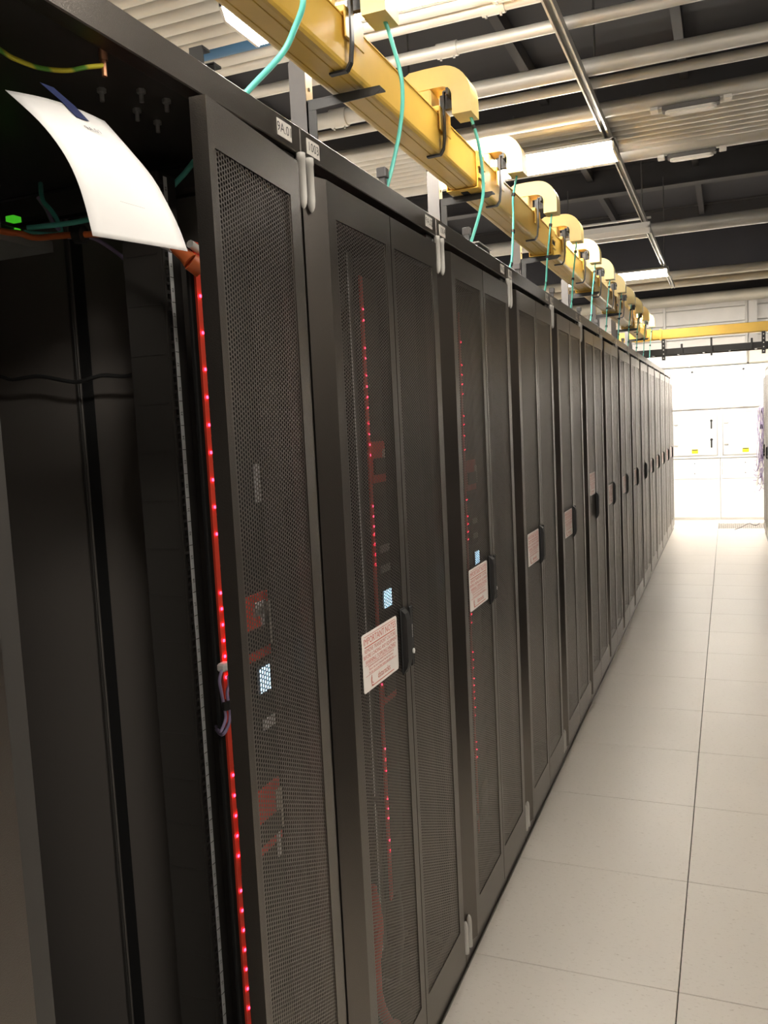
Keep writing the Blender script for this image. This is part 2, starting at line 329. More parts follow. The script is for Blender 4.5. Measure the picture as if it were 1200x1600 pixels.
def notice_mesh():
    b = MB(); W2, H2 = 0.1, 0.062; r = 0.006
    poly = []
    for cx, cz, a0 in ((W2 - r, H2 - r, 0), (-W2 + r, H2 - r, 90), (-W2 + r, -H2 + r, 180), (W2 - r, -H2 + r, 270)):
        for k in range(4): a = math.radians(a0 + 30 * k); poly.append((cx + r * math.cos(a), cz + r * math.sin(a)))
    b.prism(poly, 0.0, 0.0012, 'x', M['notice'])
    T = lambda t, s, z, y=0.0, m='red_ink': b.text(t, s, M[m], face_x(y, z, 0.0015))
    for z in (0.0555, 0.0335, 0.0325): b.box(0.0012, 0.0015, -0.088, 0.088, z, z + 0.0009, M['red_ink'])
    T('IMPORTANT NOTES', 0.0205, 0.0445)
    T('REMOVE TRANSPORT CASTORS', 0.0125, 0.0245); T('BEFORE LOADING ANY EQUIPMENT', 0.0118, 0.0125); T('WARNING TOPPLING HAZARD', 0.0122, 0.0005)
    T('Equipment should be loaded from the bottom up', 0.0074, -0.0095); T('Ensure the rack is level and the feet are down', 0.0074, -0.0170); T('Fix the rack to the floor before extending rails', 0.0074, -0.0245)
    for z in (-0.0055, -0.0285): b.box(0.0012, 0.0015, -0.088, 0.088, z, z + 0.0006, M['red_ink'])
    T('dataracks', 0.0190, -0.0425, 0.012)
    for rad, w in ((0.011, 0.0026), (0.006, 0.0018)):            # two nested hooks left of the word
        for k in range(7):
            a0, a1 = math.radians(120 + 25 * k), math.radians(120 + 25 * (k + 1))
            q = [(-0.052 + (rad + d) * math.cos(a) * 0.7, -0.043 + (rad + d) * math.sin(a)) for a, d in ((a0, 0), (a0, w), (a1, w), (a1, 0))]
            b.prism(q[::-1] if False else q, 0.0012, 0.0015, 'x', M['red_ink'])
    b.box(0.0012, 0.0015, -0.06, 0.07, -0.0560, -0.0545, M['red_ink'])
    return b.mesh('notice')
NOTICE = notice_mesh()
def handle_mesh():
    b = MB(); m = M['plastic_black']
    prof = [(0.0175, -0.0745), (0.022, -0.0735), (0.030, -0.062), (0.034, -0.045), (0.034, 0.05), (0.030, 0.066), (0.022, 0.0735), (0.0175, 0.0745)]
    b.prism([(x, z) for x, z in prof], -0.013, 0.013, 'y', m)
    b.box(0.0175, 0.021, -0.017, 0.017, -0.078, 0.078, m, 0.002)
    return b.mesh('handle')
HANDLE = handle_mesh()
def lock_mesh():
    b = MB(); b.box(0.0175, 0.0225, -0.0095, 0.0095, -0.072, 0.072, M['plastic_black'], 0.002)
    b.cyl((0.0235, 0, -0.037), 0.0062, 0.003, M['white_cable'], 'x', 14)
    b.text('dataracks', 0.0085, M['white_cable'], face_x(0.0, 0.012, 0.0228) @ Matrix.Rotation(-math.pi / 2, 4, 'Z'))
    return b.mesh('lock_plate')
LOCK = lock_mesh()
def plate_mesh(txt):
    return MB().box(0.0, 0.0014, -0.026, 0.026, -0.0145, 0.0145, M['white_plate'], 0.0004).text(txt, 0.0235, M['ink'], face_x(0, 0, 0.0018)).mesh('name_plate')

def rack(k, mirror=False):
    y = Y0 + PITCH * (k - 1)
    if mirror: return
    if k == 1: lab = 'black server rack at the near end of the row, one door leaf swung open'
    elif k == 2: lab = 'black server rack beside the open one, under plate 1003, both mesh doors shut'
    elif k == 15: lab = 'black mesh-door server rack at the far end of the row by the white wall'
    elif k == 6: lab = 'fifth closed black server rack from the open one, its notice set higher'
    elif k == 10: lab = 'ninth closed black server rack from the open one, handle but no notice'
    else: lab = ORD[k - 1] + ' closed black mesh-door server rack along the row from the open one'
    return fill_rack(thing('server_rack', lab, 'server rack', (0, y, 0), 0, 'server racks in the row'), k)
def fill_rack(t, k):
    for n, me in (('frame', FRAME), ('roof_panel', ROOF), ('base_tray', BASE), ('top_rail', TOPRAIL), ('plinth', PLINTH), ('rear_door', REAR)): link(n, me, t)
    link('side_panel', SIDE, t, (0, PITCH - 0.0062, 0)); link('side_panel', SIDE_L, t, (0, 0.0062, 0))
    for s, yy in ((1, 0.630), (-1, 0.160)):
        if k > 8: continue
        r = link('mounting_rail', RAIL[s], t, (0, yy, 0)); link('unit_strip', STRIP[s], r)
    rot = {1: (-math.radians(166), math.radians(4.7))}.get(k, (0, 0))
    for s, yy, a in ((1, 0.0, rot[0]), (-1, PITCH, rot[1])):
        d = link('door', LEAF[s][0], t, (0, yy, 0), a); link('mesh_panel', LEAF[s][1], d)
        link('hinge_cover', HINGE_T, d, (0.007, s * 0.018, 2.094)); link('hinge_cover', HINGE_B, d, (0.007, s * 0.018, 0.060))
        if s > 0:
            tag(link('handle', HANDLE, d, (0, 0.356, 1.094)), 'black swing handle')
            if k not in (1, 10): tag(link('notice', NOTICE, d, (0.018, 0.216, 1.101 + (0.127 if k == 6 else 0))), 'white notice printed in red')
        elif k != 1: tag(link('lock_plate', LOCK, d, (0, -0.383, 1.094)), 'black plate with white lettering')
    if k <= 11:
        link('name_plate', plate_mesh('9A.%02d' % k), t, (0, PITCH - 0.062, 2.1225))
        link('name_plate', plate_mesh('%d' % (1001 + k)), t, (0, 0.051, 2.1205))
    return t
RACKS = [rack(k) for k in range(1, 16)]
for i in range(15):
    lab = ['black server rack across the aisle, its edge beside the hanging cables', 'black server rack across the aisle, next to the one by the hanging cables'][i] if i < 2 else '%s black server rack across the aisle counting from the hanging cables' % ORD[i + 1]
    fill_rack(thing('server_rack', lab, 'server rack', (1.166, 9.77 - PITCH * i, 0), math.pi, 'server racks across the aisle'), 20 + i)
# small hardware on the open rack and on the roofs
R1 = RACKS[0]; L1 = lambda x, y, z: (x, y - Y0, z)
for (x, y) in ((-0.149, -1.231), (-0.154, -1.141), (-0.10, -1.20), (-0.158, -1.082), (-0.09, -1.15)):
    b = MB(); p = L1(x, y, 2.12); b.cyl((p[0], p[1], 2.117), 0.007, 0.006, M['zinc'], 'z', 6); b.cyl((p[0], p[1], 2.108), 0.0035, 0.014, M['zinc'], 'z', 8); b.build('roof_bolt', R1)
b = MB(); p = L1(-0.034, -1.366, 2.1); b.cyl((p[0], p[1], 2.095), 0.006, 0.014, M['copper'], 'z', 6); b.cyl((p[0], p[1], 2.083), 0.0035, 0.03, M['copper'], 'z', 8); b.build('earth_stud', R1)
for yy, h in ((0.535, 0.052), (0.566, 0.038)):
    b = MB(); b.box(-0.06, -0.035, yy, yy + 0.003, 2.14, 2.147 + h, M['black_steel']); b.box(-0.06, -0.035, yy, yy + 0.022, 2.145 + h, 2.149 + h, M['black_steel'])
    b.build('roof_clip', R1)
for k, yy in ((2, 0.668), (3, 0.65), (4, 0.62), (5, 0.6), (6, 0.66), (7, 0.6), (9, 0.6)):
    b = MB(); b.box(-0.108, -0.092, yy - 0.008, yy + 0.008, 2.14, 2.235, M['steel_grey']); b.box(-0.113, -0.087, yy - 0.013, yy + 0.013, 2.235, 2.26, M['steel_grey'], 0.002)
    b.build('roof_post', RACKS[k - 1])
b = MB(); b.box(-0.14, -0.05, 0.60, 0.76, 2.14, 2.196, M['black_steel'], 0.003); b.box(-0.14, -0.045, 0.60, 0.765, 2.196, 2.2, M['galv']); b.build('cable_entry_box', RACKS[2])
b = MB(); b.cyl((-0.09, 0.575, 2.165), 0.006, 0.05, M['zinc']); b.cyl((-0.09, 0.575, 2.19), 0.010, 0.008, M['zinc']); b.build('roof_eye', RACKS[2])

# ------------------------------------------------------------------ power strips with red bodies and lit indicators
def power_strip(k, y0, y1, zlo, zhi, leds, disp, modules, lab, xf=-0.075):
    b0 = Y0 + PITCH * (k - 1); t = thing('power_strip', lab, 'power strip', (xf, b0, 0), 0, 'power strips in the racks')
    b = MB(); b.box(-0.02, -0.012, y0, y1, zlo, zhi, M['dark'], 0.002); b.box(-0.012, -0.003, y0 + 0.002, y1, zlo, zhi, M['plastic_black']); b.box(-0.004, 0.0, y0, y0 + 0.013, zlo, zhi, M['red_body']); b.build('body', t)
    mods = sorted(modules); z = zlo + 0.02
    om = MB(); om.box(-0.003, 0.001, y0 + 0.0135, y1 - 0.0065, 0, 0.040, M['dark'], 0.001)
    for q in range(2): om.box(0.001, 0.0016, y0 + 0.018 + q * 0.022, y0 + 0.032 + q * 0.022, 0.012, 0.028, M['plastic_black'])
    om = om.mesh('outlet')
    while z < zhi - 0.05:
        if not any(a - 0.045 < z < c for a, c in mods): link('outlet', om, t, (0, 0, z))
        z += 0.044
    for a, c in mods:
        b = MB(); b.box(-0.003, 0.003, y0 + 0.011, y1 - 0.008, a, c, M['red_body'], 0.001); b.box(0.003, 0.008, y0 + 0.018, y1 - 0.018, a + 0.02, a + 0.06, M['plastic_black'], 0.001); b.box(0.003, 0.0045, y1 - 0.028, y1 - 0.004, a + 0.02, c - 0.02, M['white_plate']); b.build('breaker_module', t)
    lm = MB()
    for zz in leds: lm.box(0.0005, 0.003, y0 + 0.004, y0 + 0.009, zz - 0.0027, zz + 0.0027, M['led_red'], 0.001)
    tag(lm.build('indicator_lights', t), 'row of lit red indicators', kind='stuff')
    if disp:
        d = MB(); d.box(-0.002, 0.006, disp[0] - 0.006, disp[1] + 0.006, disp[2] - 0.006, disp[3] + 0.006, M['plastic_black'], 0.001); d.build('display_bezel', t)
        d = MB(); d.box(0.006, 0.0072, disp[0], disp[1], disp[2], disp[3], M['screen']); tag(d.build('display', t), 'lit pale blue display')
        for q in range(2): MB().box(-0.002, 0.005, disp[0], disp[1], disp[3] + 0.045 + q * 0.05, disp[3] + 0.062 + q * 0.05, M['zinc'], 0.001).build('socket_port', t)
    return t
PS1 = None
def zc(z): return 1.5865 + (z - 1.5865) * 0.914
grp = lambda *a: [zc(a[0] - i * a[2]) for i in range(a[1])]
leds1 = grp(1.905, 4, 0.065) + grp(1.66, 6, 0.05) + grp(1.30, 5, 0.03) + grp(1.18, 2, 0.04) + grp(0.95, 5, 0.04) + grp(0.72, 8, 0.04)
PS1 = power_strip(1, 0.534, 0.702, 0.12, 1.905, leds1, (0.640, 0.678, 1.118, 1.164), [(1.18, 1.30), (0.82, 0.94)], 'red power strip with blue display inside the open rack')
for (a, c, z0, z1) in ((0.672, 0.690, 1.465, 1.535), (0.645, 0.686, 1.268, 1.285), (0.665, 0.690, 1.235, 1.262), (0.650, 0.690, 1.045, 1.065), (0.672, 0.686, 0.79, 0.86)):
    MB().box(0.001, 0.0045, a, c, z0, z1, M['strip_white'], 0.0008).build('label_plate', PS1)
leds2 = grp(1.90, 2, 0.03) + grp(1.80, 2, 0.026) + grp(1.73, 1, 0.03) + grp(1.70, 3, 0.028) + grp(1.605, 4, 0.028) + grp(1.385, 3, 0.027) + grp(1.31, 4, 0.027) + grp(0.93, 2, 0.03) + grp(0.72, 3, 0.03) + grp(0.58, 3, 0.028) + grp(0.46, 2, 0.03)
power_strip(2, 0.425, 0.530, 0.40, 1.95, leds2, (0.458, 0.516, zc(1.103), zc(1.150)), [(zc(1.445), zc(1.555)), (zc(0.84), zc(0.90))], 'red-panelled power strip behind the mesh of the rack under plate 1003')
leds3 = grp(1.88, 1, .03) + grp(1.80, 4, 0.034) + grp(1.62, 2, 0.03) + grp(1.55, 1, .03) + grp(1.50, 1, .03) + grp(1.32, 1, .03) + grp(1.26, 4, 0.028) + grp(0.93, 3, 0.03) + grp(0.76, 3, 0.03) + grp(0.66, 4, 0.025) + grp(0.55, 2, 0.03) + grp(0.42, 3, 0.03)
power_strip(3, 0.430, 0.560, 0.2, 1.95, leds3, (0.490, 0.540, zc(1.074), zc(1.120)), [(zc(1.35), zc(1.46))], 'power strip with a broken red light column behind the third rack\'s mesh')
power_strip(4, 0.355, 0.500, 0.2, 1.95, [zc(v) for v in (1.7, 1.5)], (0.385, 0.47, zc(1.07), zc(1.125)), [], 'power strip whose lit display shows above the fourth rack\'s notice')
power_strip(5, 0.355, 0.500, 0.2, 1.95, [zc(v) for v in (1.6, 1.3)], (0.395, 0.48, zc(1.07), zc(1.125)), [], 'power strip whose lit display shows above the fifth rack\'s notice')
# extra meter behind the third rack's mesh (dimmer second screen) and equipment shapes
def rack_device(k, z0, h, lab, depth=0.62, led=False):
    t = thing('rack_device', lab, 'network device', (-0.21, Y0 + PITCH * (k - 1), 0), 0, 'devices mounted in the racks')
    MB().box(-depth, 0.0, 0.172, 0.618, z0, z0 + h, M['device'], 0.002).build('case', t)
    MB().box(0.0, 0.004, 0.160, 0.628, z0, z0 + h, M['plastic_black'], 0.001).build('front_panel', t)
    b = MB()
    for i in range(10): b.box(0.004, 0.006, 0.19 + i * 0.04, 0.215 + i * 0.04, z0 + h * 0.3, z0 + h * 0.7, M['device'])
    b.build('port_row', t)
rack_device(2, 1.90, 0.044, 'flat device near the top of the rack under plate 1003')
rack_device(2, 1.76, 0.088, 'taller device under the flat one in the rack under plate 1003')
rack_device(3, 1.86, 0.044, 'flat device near the top of the third rack behind the mesh')
rack_device(3, 1.30, 0.088, 'device in the middle of the third rack behind the mesh')
rack_device(4, 1.84, 0.044, 'flat device near the top of the fourth rack behind the mesh')
c = MB().tube([(-0.12, -0.46, 0.44), (-0.08, -0.52, 0.38), (-0.07, -0.57, 0.30), (-0.06, -0.58, 0.22), (-0.06, -0.52, 0.12), (-0.08, -0.44, 0.062)], 0.013, M['red_body'], 10, 6).build('power_cable')
tag(c, 'thick red cable curling down behind the mesh at the bottom of the second rack', 'cable')
c = MB().tube([(-0.16, -0.30, 0.6), (-0.14, -0.28, 0.42), (-0.10, -0.33, 0.28), (-0.09, -0.38, 0.2), (-0.12, -0.34, 0.10), (-0.2, -0.3, 0.07)], 0.011, M['steel_grey'], 10, 6).build('power_cable')
tag(c, 'grey cable looped behind the mesh at the bottom of the second rack', 'cable')
c = MB().tube([(-0.12, 0.40, 0.5), (-0.10, 0.42, 0.36), (-0.08, 0.35, 0.26), (-0.08, 0.28, 0.30), (-0.09, 0.30, 0.38), (-0.12, 0.40, 0.30), (-0.14, 0.48, 0.1)], 0.008, M['steel_grey'], 8, 6).build('power_cable')
tag(c, 'grey cable looped behind the mesh at the bottom of the third rack', 'cable')

# ------------------------------------------------------------------ inside the open rack
t = thing('equipment_shelf', 'grey shelf high inside the open rack, carrying the switch', 'shelf', (-0.46, -1.49, 1.952))
MB().box(-0.42, 0.0, 0.0, 0.472, 0.0, 0.004, M['device']).box(-0.004, 0.0, 0.0, 0.472, 0.004, 0.020, M['device']).build('shelf_plate', t)
MB().box(-0.42, -0.02, 0.468, 0.472, 0.004, 0.03, M['device']).build('side_lip', t)
t = thing('network_switch', 'grey vented network switch on the shelf in the open rack', 'network switch', (-0.49, -1.48, 1.956))
MB().box(-0.36, 0.0, 0.0, 0.37, 0.0, 0.050, M['device'], 0.002).build('case', t)
b = MB()
for i in range(40):
    for j in range(4): b.box(0.0, 0.001, 0.02 + i * 0.0085, 0.0255 + i * 0.0085, 0.008 + j * 0.009, 0.0135 + j * 0.009, M['dark'])
b.build('vent_grille', t)
MB().box(-0.30, -0.004, 0.371, 0.452, 0.002, 0.036, M['plastic_black'], 0.002).build('port_block', t)
MB().box(-0.004, 0.0, 0.402, 0.416, 0.026, 0.034, M['led_green'], 0.001).build('link_light', t)
MB().box(-0.03, -0.01, 0.41, 0.43, 0.050, 0.060, M['led_green'], 0.001).build('status_light', t)
def cable(name, pts, r, m, lab, cat='cable', seg=8, sub=6): return tag(MB().tube(pts, r, M[m], seg, sub).build(name), lab, cat)
t = thing('power_cable', 'orange power cable running from the shelf to the red strip', 'cable', (0, 0, 0))
MB().tube([(-0.5, -1.30, 1.972), (-0.46, -1.145, 1.967), (-0.45, -1.111, 1.968), (-0.43, -1.094, 1.961), (-0.36, -1.099, 1.955), (-0.3, -1.095, 1.95), (-0.2, -1.125, 1.930), (-0.15, -1.138, 1.914), (-0.11, -1.146, 1.899), (-0.085, -1.151, 1.885)], 0.0058, M['orange'], 8, 6).build('cord', t)
b = MB(); b.tube([(-0.092, -1.150, 1.890), (-0.075, -1.152, 1.878), (-0.066, -1.150, 1.868)], 0.011, M['orange'], 10, 4, radii=(0.009, 0.014)); b.tube([(-0.066, -1.150, 1.868), (-0.056, -1.136, 1.856)], 0.015, M['orange'], 10, 1); b.build('plug', t)
b = MB(); b.tube([(-0.122, -1.1435, 1.903), (-0.100, -1.148, 1.893)], 0.0066, M['white_cable'], 10, 1); b.build('label_sleeve', t)
b = MB(); b.tube([(-0.335, -1.098, 1.953), (-0.318, -1.096, 1.952)], 0.016, M['tie'], 10, 1); b.build('cable_wrap', t)
cable('fibre_cable', [(-0.5, -0.993, 2.09), (-0.46, -1.035, 2.045), (-0.44, -1.037, 2.022), (-0.425, -1.039, 2.0), (-0.42, -1.045, 1.975), (-0.45, -1.10, 1.972)], 0.0045, 'teal', 'short green fibre cable bending down into the switch on the shelf')
cable('fibre_cable', [(-0.46, -1.08, 1.985), (-0.40, -1.05, 1.99), (-0.36, -1.035, 1.995), (-0.30, -1.03, 2.0), (-0.24, -0.98, 2.03), (-0.2, -0.965, 2.062), (-0.13, -1.02, 2.067), (-0.10, -1.03, 2.075)], 0.005, 'teal', 'aqua fibre cable passing behind the hanging paper up to the roof')
cable('patch_cable', [(-0.47, -1.035, 2.05), (-0.45, -1.037, 2.025), (-0.435, -1.042, 2.0), (-0.42, -1.045, 1.985), (-0.42, -1.02, 1.975), (-0.39, -0.985, 1.975), (-0.326, -0.975, 1.927), (-0.30, -0.96, 1.88)], 0.004, 'purple', 'lilac patch cable dropping from the switch toward the side panel')
cable('power_cable', [(-0.80, -0.93, 1.76), (-0.712, -0.93, 1.739), (-0.678, -0.93, 1.730), (-0.607, -0.93, 1.732), (-0.516, -0.93, 1.714), (-0.474, -0.93, 1.718), (-0.442, -0.93, 1.722), (-0.387, -0.93, 1.717), (-0.345, -0.93, 1.721), (-0.30, -0.935, 1.72)], 0.0042, 'black_cable', 'thin black cable strung across the dark side panel of the open rack')
cable('earth_wire', [(-0.115, -1.55, 2.10), (-0.103, -1.474, 2.075), (-0.097, -1.45, 2.070), (-0.086, -1.424, 2.068), (-0.066, -1.40, 2.070), (-0.045, -1.386, 2.075), (-0.034, -1.366, 2.082)], 0.0032, 'earth', 'green and yellow earth wire bolted under the roof of the open rack', 'wire')
t = thing('patch_cable', 'lilac looped patch cable with a black wrap beside the red strip', 'cable')
MB().tube([(-0.12, -1.09, 1.078), (-0.075, -1.146, 1.092), (-0.068, -1.145, 1.102), (-0.066, -1.139, 1.117), (-0.066, -1.143, 1.142), (-0.064, -1.150, 1.165), (-0.063, -1.154, 1.185), (-0.063, -1.145, 1.200), (-0.070, -1.128, 1.203)], 0.0028, M['purple'], 8, 6).tube([(-0.12, -1.09, 1.072), (-0.073, -1.143, 1.086), (-0.064, -1.139, 1.098), (-0.061, -1.133, 1.117), (-0.061, -1.136, 1.142), (-0.062, -1.136, 1.158), (-0.062, -1.128, 1.170), (-0.070, -1.118, 1.180)], 0.0028, M['purple'], 8, 6).build('cord', t)
MB().tube([(-0.0635, -1.1385, 1.130), (-0.0635, -1.1395, 1.145)], 0.0075, M['tie'], 10, 1).build('cable_wrap', t)
MB().box(-0.072, -0.056, -1.148, -1.126, 1.196, 1.210, M['white_cable'], 0.003).build('plug', t)
b = MB().tube([(-0.06, -1.157, 1.893), (-0.06, -1.130, 1.886), (-0.062, -1.10, 1.878)], 0.0065, M['white_cable'], 10, 4).build('cable_end'); tag(b, 'white cable end beside the top of the red power strip', 'cable')

# the hanging sheet
left = [(-0.027, 1.988), (0.017, 1.947), (0.045, 1.912), (0.062, 1.880), (0.072, 1.848), (0.079, 1.814)]
right = [(-0.019, 2.0008), (0.0175, 1.9587), (0.049, 1.9197), (0.070, 1.8818), (0.084, 1.8515), (0.094, 1.8225)]
t = thing('paper_sheet', 'curled white sheet taped under the roof of the open rack', 'paper', (0, 0, 0))
Ls, Rs = spline([(x, -1.55, z) for x, z in left], 4), spline([(x, -1.392, z) for x, z in right], 4)
nu = 8; grid = []
for i in range(len(Ls)):
    for j in range(nu + 1):
        u = j / nu; p = Ls[i].lerp(Rs[i], u); bow = math.sin(math.pi * u) * 0.005 * (1 - i / len(Ls))
        grid.append((p.x + bow * 0.4, p.y, p.z + bow))
b = MB(); b.add(grid, [[i * (nu + 1) + j, i * (nu + 1) + j + 1, (i + 1) * (nu + 1) + j + 1, (i + 1) * (nu + 1) + j][::-1] for i in range(len(Ls) - 1) for j in range(nu)], M['paper'], True)
sheet = b.build('sheet', t); md = sheet.modifiers.new('thickness', 'SOLIDIFY'); md.thickness = 0.0004; md.offset = -1
def on_sheet(u, v):
    a = v * (len(Ls) - 1); i = min(int(a), len(Ls) - 2); w = a - i
    p = Ls[i].lerp(Ls[i + 1], w).lerp(Rs[i].lerp(Rs[i + 1], w), u); bow = math.sin(math.pi * u) * 0.005 * (1 - a / len(Ls)); p = p + Vector((bow * 0.4, 0, bow))
    T = (Rs[i] - Ls[i]).normalized(); D = (Ls[i + 1] - Ls[i]).normalized(); N = D.cross(T).normalized()
    return p, T, -D, N
def print_on(u, v, txt, size):
    p, T, U, N = on_sheet(u, v); N = T.cross(U).normalized(); p = p + N * 0.0014
    return Matrix(((T.x, U.x, N.x, p.x), (T.y, U.y, N.y, p.y), (T.z, U.z, N.z, p.z), (0, 0, 0, 1)))
b = MB(); b.text('9A.01', 0.012, M['ink'], print_on(0.60, 0.17, '', 0)); b.text('______________', 0.006, M['steel_grey'], print_on(0.5, 0.70, '', 0)); b.build('print', t)
b = MB(); pts = []
for v in (-0.20, -0.10, 0.0, 0.06, 0.11):
    for u in (0.52, 0.66):
        p, T, U, N = on_sheet(u, max(v, 0)); N = T.cross(U).normalized()
        q = p + N * 0.0016 + (U * (-v * 0.21) if v < 0 else Vector((0, 0, 0))); pts.append(q)
b.add(pts, [[2 * i, 2 * i + 1, 2 * i + 3, 2 * i + 2][::-1] for i in range(4)], M['tape'])
tp = b.build('tape', t); md = tp.modifiers.new('thickness', 'SOLIDIFY'); md.thickness = 0.0004

# ------------------------------------------------------------------ overhead yellow tray
TX0, TX1, TZ0, TZ1 = -0.313, -0.199, 2.535, 2.665
def tray_profile():
    r = 0.016; o = []
    o += [(TX0, TZ1), (TX0, TZ0 + r)] + [(TX0 + r - r * math.cos(math.radians(a)), TZ0 + r - r * math.sin(math.radians(a))) for a in (30, 60)] + [(TX0 + r, TZ0)]
    for gx in (TX0 + 0.028, TX1 - 0.034): o += [(gx, TZ0), (gx + 0.0015, TZ0 + 0.002), (gx + 0.0045, TZ0 + 0.002), (gx + 0.006, TZ0)]
    o += [(TX1 - r, TZ0)] + [(TX1 - r + r * math.sin(math.radians(a)), TZ0 + r - r * math.cos(math.radians(a))) for a in (30, 60)] + [(TX1, TZ0 + r), (TX1, TZ1)]
    o += [(TX1 + 0.003, TZ1), (TX1 + 0.003, TZ1 + 0.004), (TX1 - 0.004, TZ1 + 0.004), (TX1 - 0.004, TZ0 + 0.018), (TX1 - 0.018, TZ0 + 0.005), (TX0 + 0.018, TZ0 + 0.005), (TX0 + 0.004, TZ0 + 0.018), (TX0 + 0.004, TZ1 + 0.004), (TX0 - 0.003, TZ1 + 0.004), (TX0 - 0.003, TZ1)]
    return o
PROF = tray_profile()
joints = [-3.2, -1.35, 1.13, 2.68, 4.28, 5.72, 7.22, 8.86]
for i in range(len(joints) - 1):
    a, c = joints[i], joints[i + 1]
    nm = ['section of yellow cable tray overhead, nearest the lens, reaching over the open rack', 'yellow cable tray section over the racks between the first and second black arms', 'yellow cable tray section between the second and third black arms', 'yellow cable tray section between the third and fourth black arms', 'yellow cable tray section between the fourth and fifth black arms', 'yellow cable tray section between the fifth and sixth black arms', 'last yellow cable tray section before the crossing tray'][i]
    t = thing('cable_tray', nm, 'cable tray', (0, a, 0), 0, 'sections of the long yellow tray')
    MB().prism(PROF[::-1], 0.0, c - a - 0.002, 'y', M['yellow']).build('trough', t)
    if i < len(joints) - 2:
        g = MB(); L0, L1_ = c - a - 0.055, c - a + 0.055
        for x0, x1, z0, z1 in ((TX0 - 0.009, TX0 - 0.0035, TZ0 - 0.004, TZ1 + 0.008), (TX1 + 0.0035, TX1 + 0.009, TZ0 - 0.004, TZ1 + 0.008), (TX0 - 0.009, TX1 + 0.009, TZ0 - 0.008, TZ0 - 0.003)): g.box(x0, x1, L0, L1_, z0, z1, M['yellow'], 0.002)
        for q in (0.03, 0.075): g.box(TX1 + 0.009, TX1 + 0.016, L0 + 0.006, L1_ - 0.006, TZ0 + q, TZ0 + q + 0.018, M['yellow'], 0.002)
        g.box(TX1 + 0.009, TX1 + 0.0105, L0 + 0.02, L1_ - 0.02, TZ0 + 0.05, TZ0 + 0.072, M['dark'])
        g.box((TX0 + TX1) / 2 - 0.014, (TX0 + TX1) / 2 + 0.014, L0 + 0.03, L1_ - 0.03, TZ0 - 0.011, TZ0 - 0.008, M['dark'])
        g.build('coupler', t)
        g = MB(); poly = [(TX1 + 0.0105 + 0.0, TZ0 + 0.03)]
        pl = [(L0 + 0.055 + 0.030 * math.cos(math.radians(a_)), TZ0 + 0.022 + 0.034 * math.sin(math.radians(a_))) for a_ in range(180, 361, 20)]
        g.prism(pl, TX1 + 0.009, TX1 + 0.013, 'x', M['yellow']).build('latch_tongue', t)
# arms and uprights
arms = [-0.04, 1.166, 2.66, 4.25, 5.70, 7.20, 8.50]
for i, y in enumerate(arms):
    t = thing('tray_bracket', '%s black arm on a grey upright carrying the long yellow tray' % ORD[i + 1], 'bracket', (-0.40, y, 2.1405), 0, 'brackets under the long yellow tray')
    b = MB(); Z = 0.52
    poly = [(-0.025, 0.0), (0.025, 0.0), (0.025, Z), (-0.010, Z), (-0.025, Z - 0.03)]
    b.prism(poly, -0.024, -0.020, 'y', M['steel_grey']); b.box(0.021, 0.025, -0.02, 0.022, 0, Z, M['galv'])
    for q in range(5): b.cyl((0.0255, 0.0, Z - 0.04 - q * 0.06), 0.0055, 0.002, M['dark'], 'x', 10)
    b.build('upright', t)
    zt = TZ0 - 0.0115 - 2.1405
    b = MB(); b.box(0.026, 0.25, -0.022, 0.022, zt - 0.004, zt, M['black_steel']); b.prism([(0.026, zt - 0.030), (0.235, zt - 0.022), (0.25, zt - 0.012), (0.25, zt - 0.003), (0.026, zt - 0.003)], -0.022, -0.0185, 'y', M['black_steel'])
    b.build('arm', t)
    b = MB(); b.box(0.026, 0.030, -0.022, 0.022, zt - 0.15, zt - 0.004, M['black_steel']); b.box(0.026, 0.055, -0.022, -0.019, zt - 0.15, zt - 0.03, M['black_steel'])
    for q in (0.085, 0.125): b.cyl((0.0315, 0.004, zt - q), 0.007, 0.004, M['zinc'], 'x', 8)
    b.build('foot_plate', t)
# spouts and the cables dropping from them
def spout_mesh():
    path = [(-0.306, 2.775), (-0.290, 2.786), (-0.24, 2.788)] + [(-0.1835 + 0.070 * math.sin(math.radians(a)), 2.718 + 0.070 * math.cos(math.radians(a))) for a in range(0, 91, 10)] + [(-0.1135, 2.656)]
    b = MB(); th, wy = 0.034, 0.050; n = len(path); rings = []
    for i, (x, z) in enumerate(path):
        x0, z0 = path[max(i - 1, 0)]; x1, z1 = path[min(i + 1, n - 1)]; L = math.hypot(x1 - x0, z1 - z0); nx, nz = -(z1 - z0) / L, (x1 - x0) / L
        rings.append([(x + nx * th, -wy, z + nz * th), (x + nx * th, wy, z + nz * th), (x - nx * th, wy, z - nz * th), (x - nx * th, -wy, z - nz * th)])
    vs = [v for r in rings for v in r]
    b.add(vs, [[i * 4 + k, (i + 1) * 4 + k, (i + 1) * 4 + (k + 1) % 4, i * 4 + (k + 1) % 4] for i in range(n - 1) for k in range(4)], M['yellow_pale'])
    b.add(vs, [[0, 1, 2, 3], [(n - 1) * 4 + k for k in (3, 2, 1, 0)]], M['yellow_pale']); return b
SP_BODY = spout_mesh().mesh('chute')
SP_SADDLE = MB().box(-0.304, -0.222, -0.05, 0.05, 2.672, 2.755, M['yellow_pale'], 0.006).box(-0.192, -0.187, -0.062, 0.062, 2.61, 2.69, M['yellow'], 0.002).box(-0.226, -0.187, -0.062, 0.062, 2.672, 2.69, M['yellow'], 0.002).mesh('saddle')
b = MB(); hk = [(-0.158, 2.735), (-0.176, 2.735), (-0.177, 2.680), (-0.178, 2.60), (-0.184, 2.548), (-0.196, 2.5295), (-0.245, 2.5285)]
hkp = [Vector((x, 0, z)) for x, z in hk]
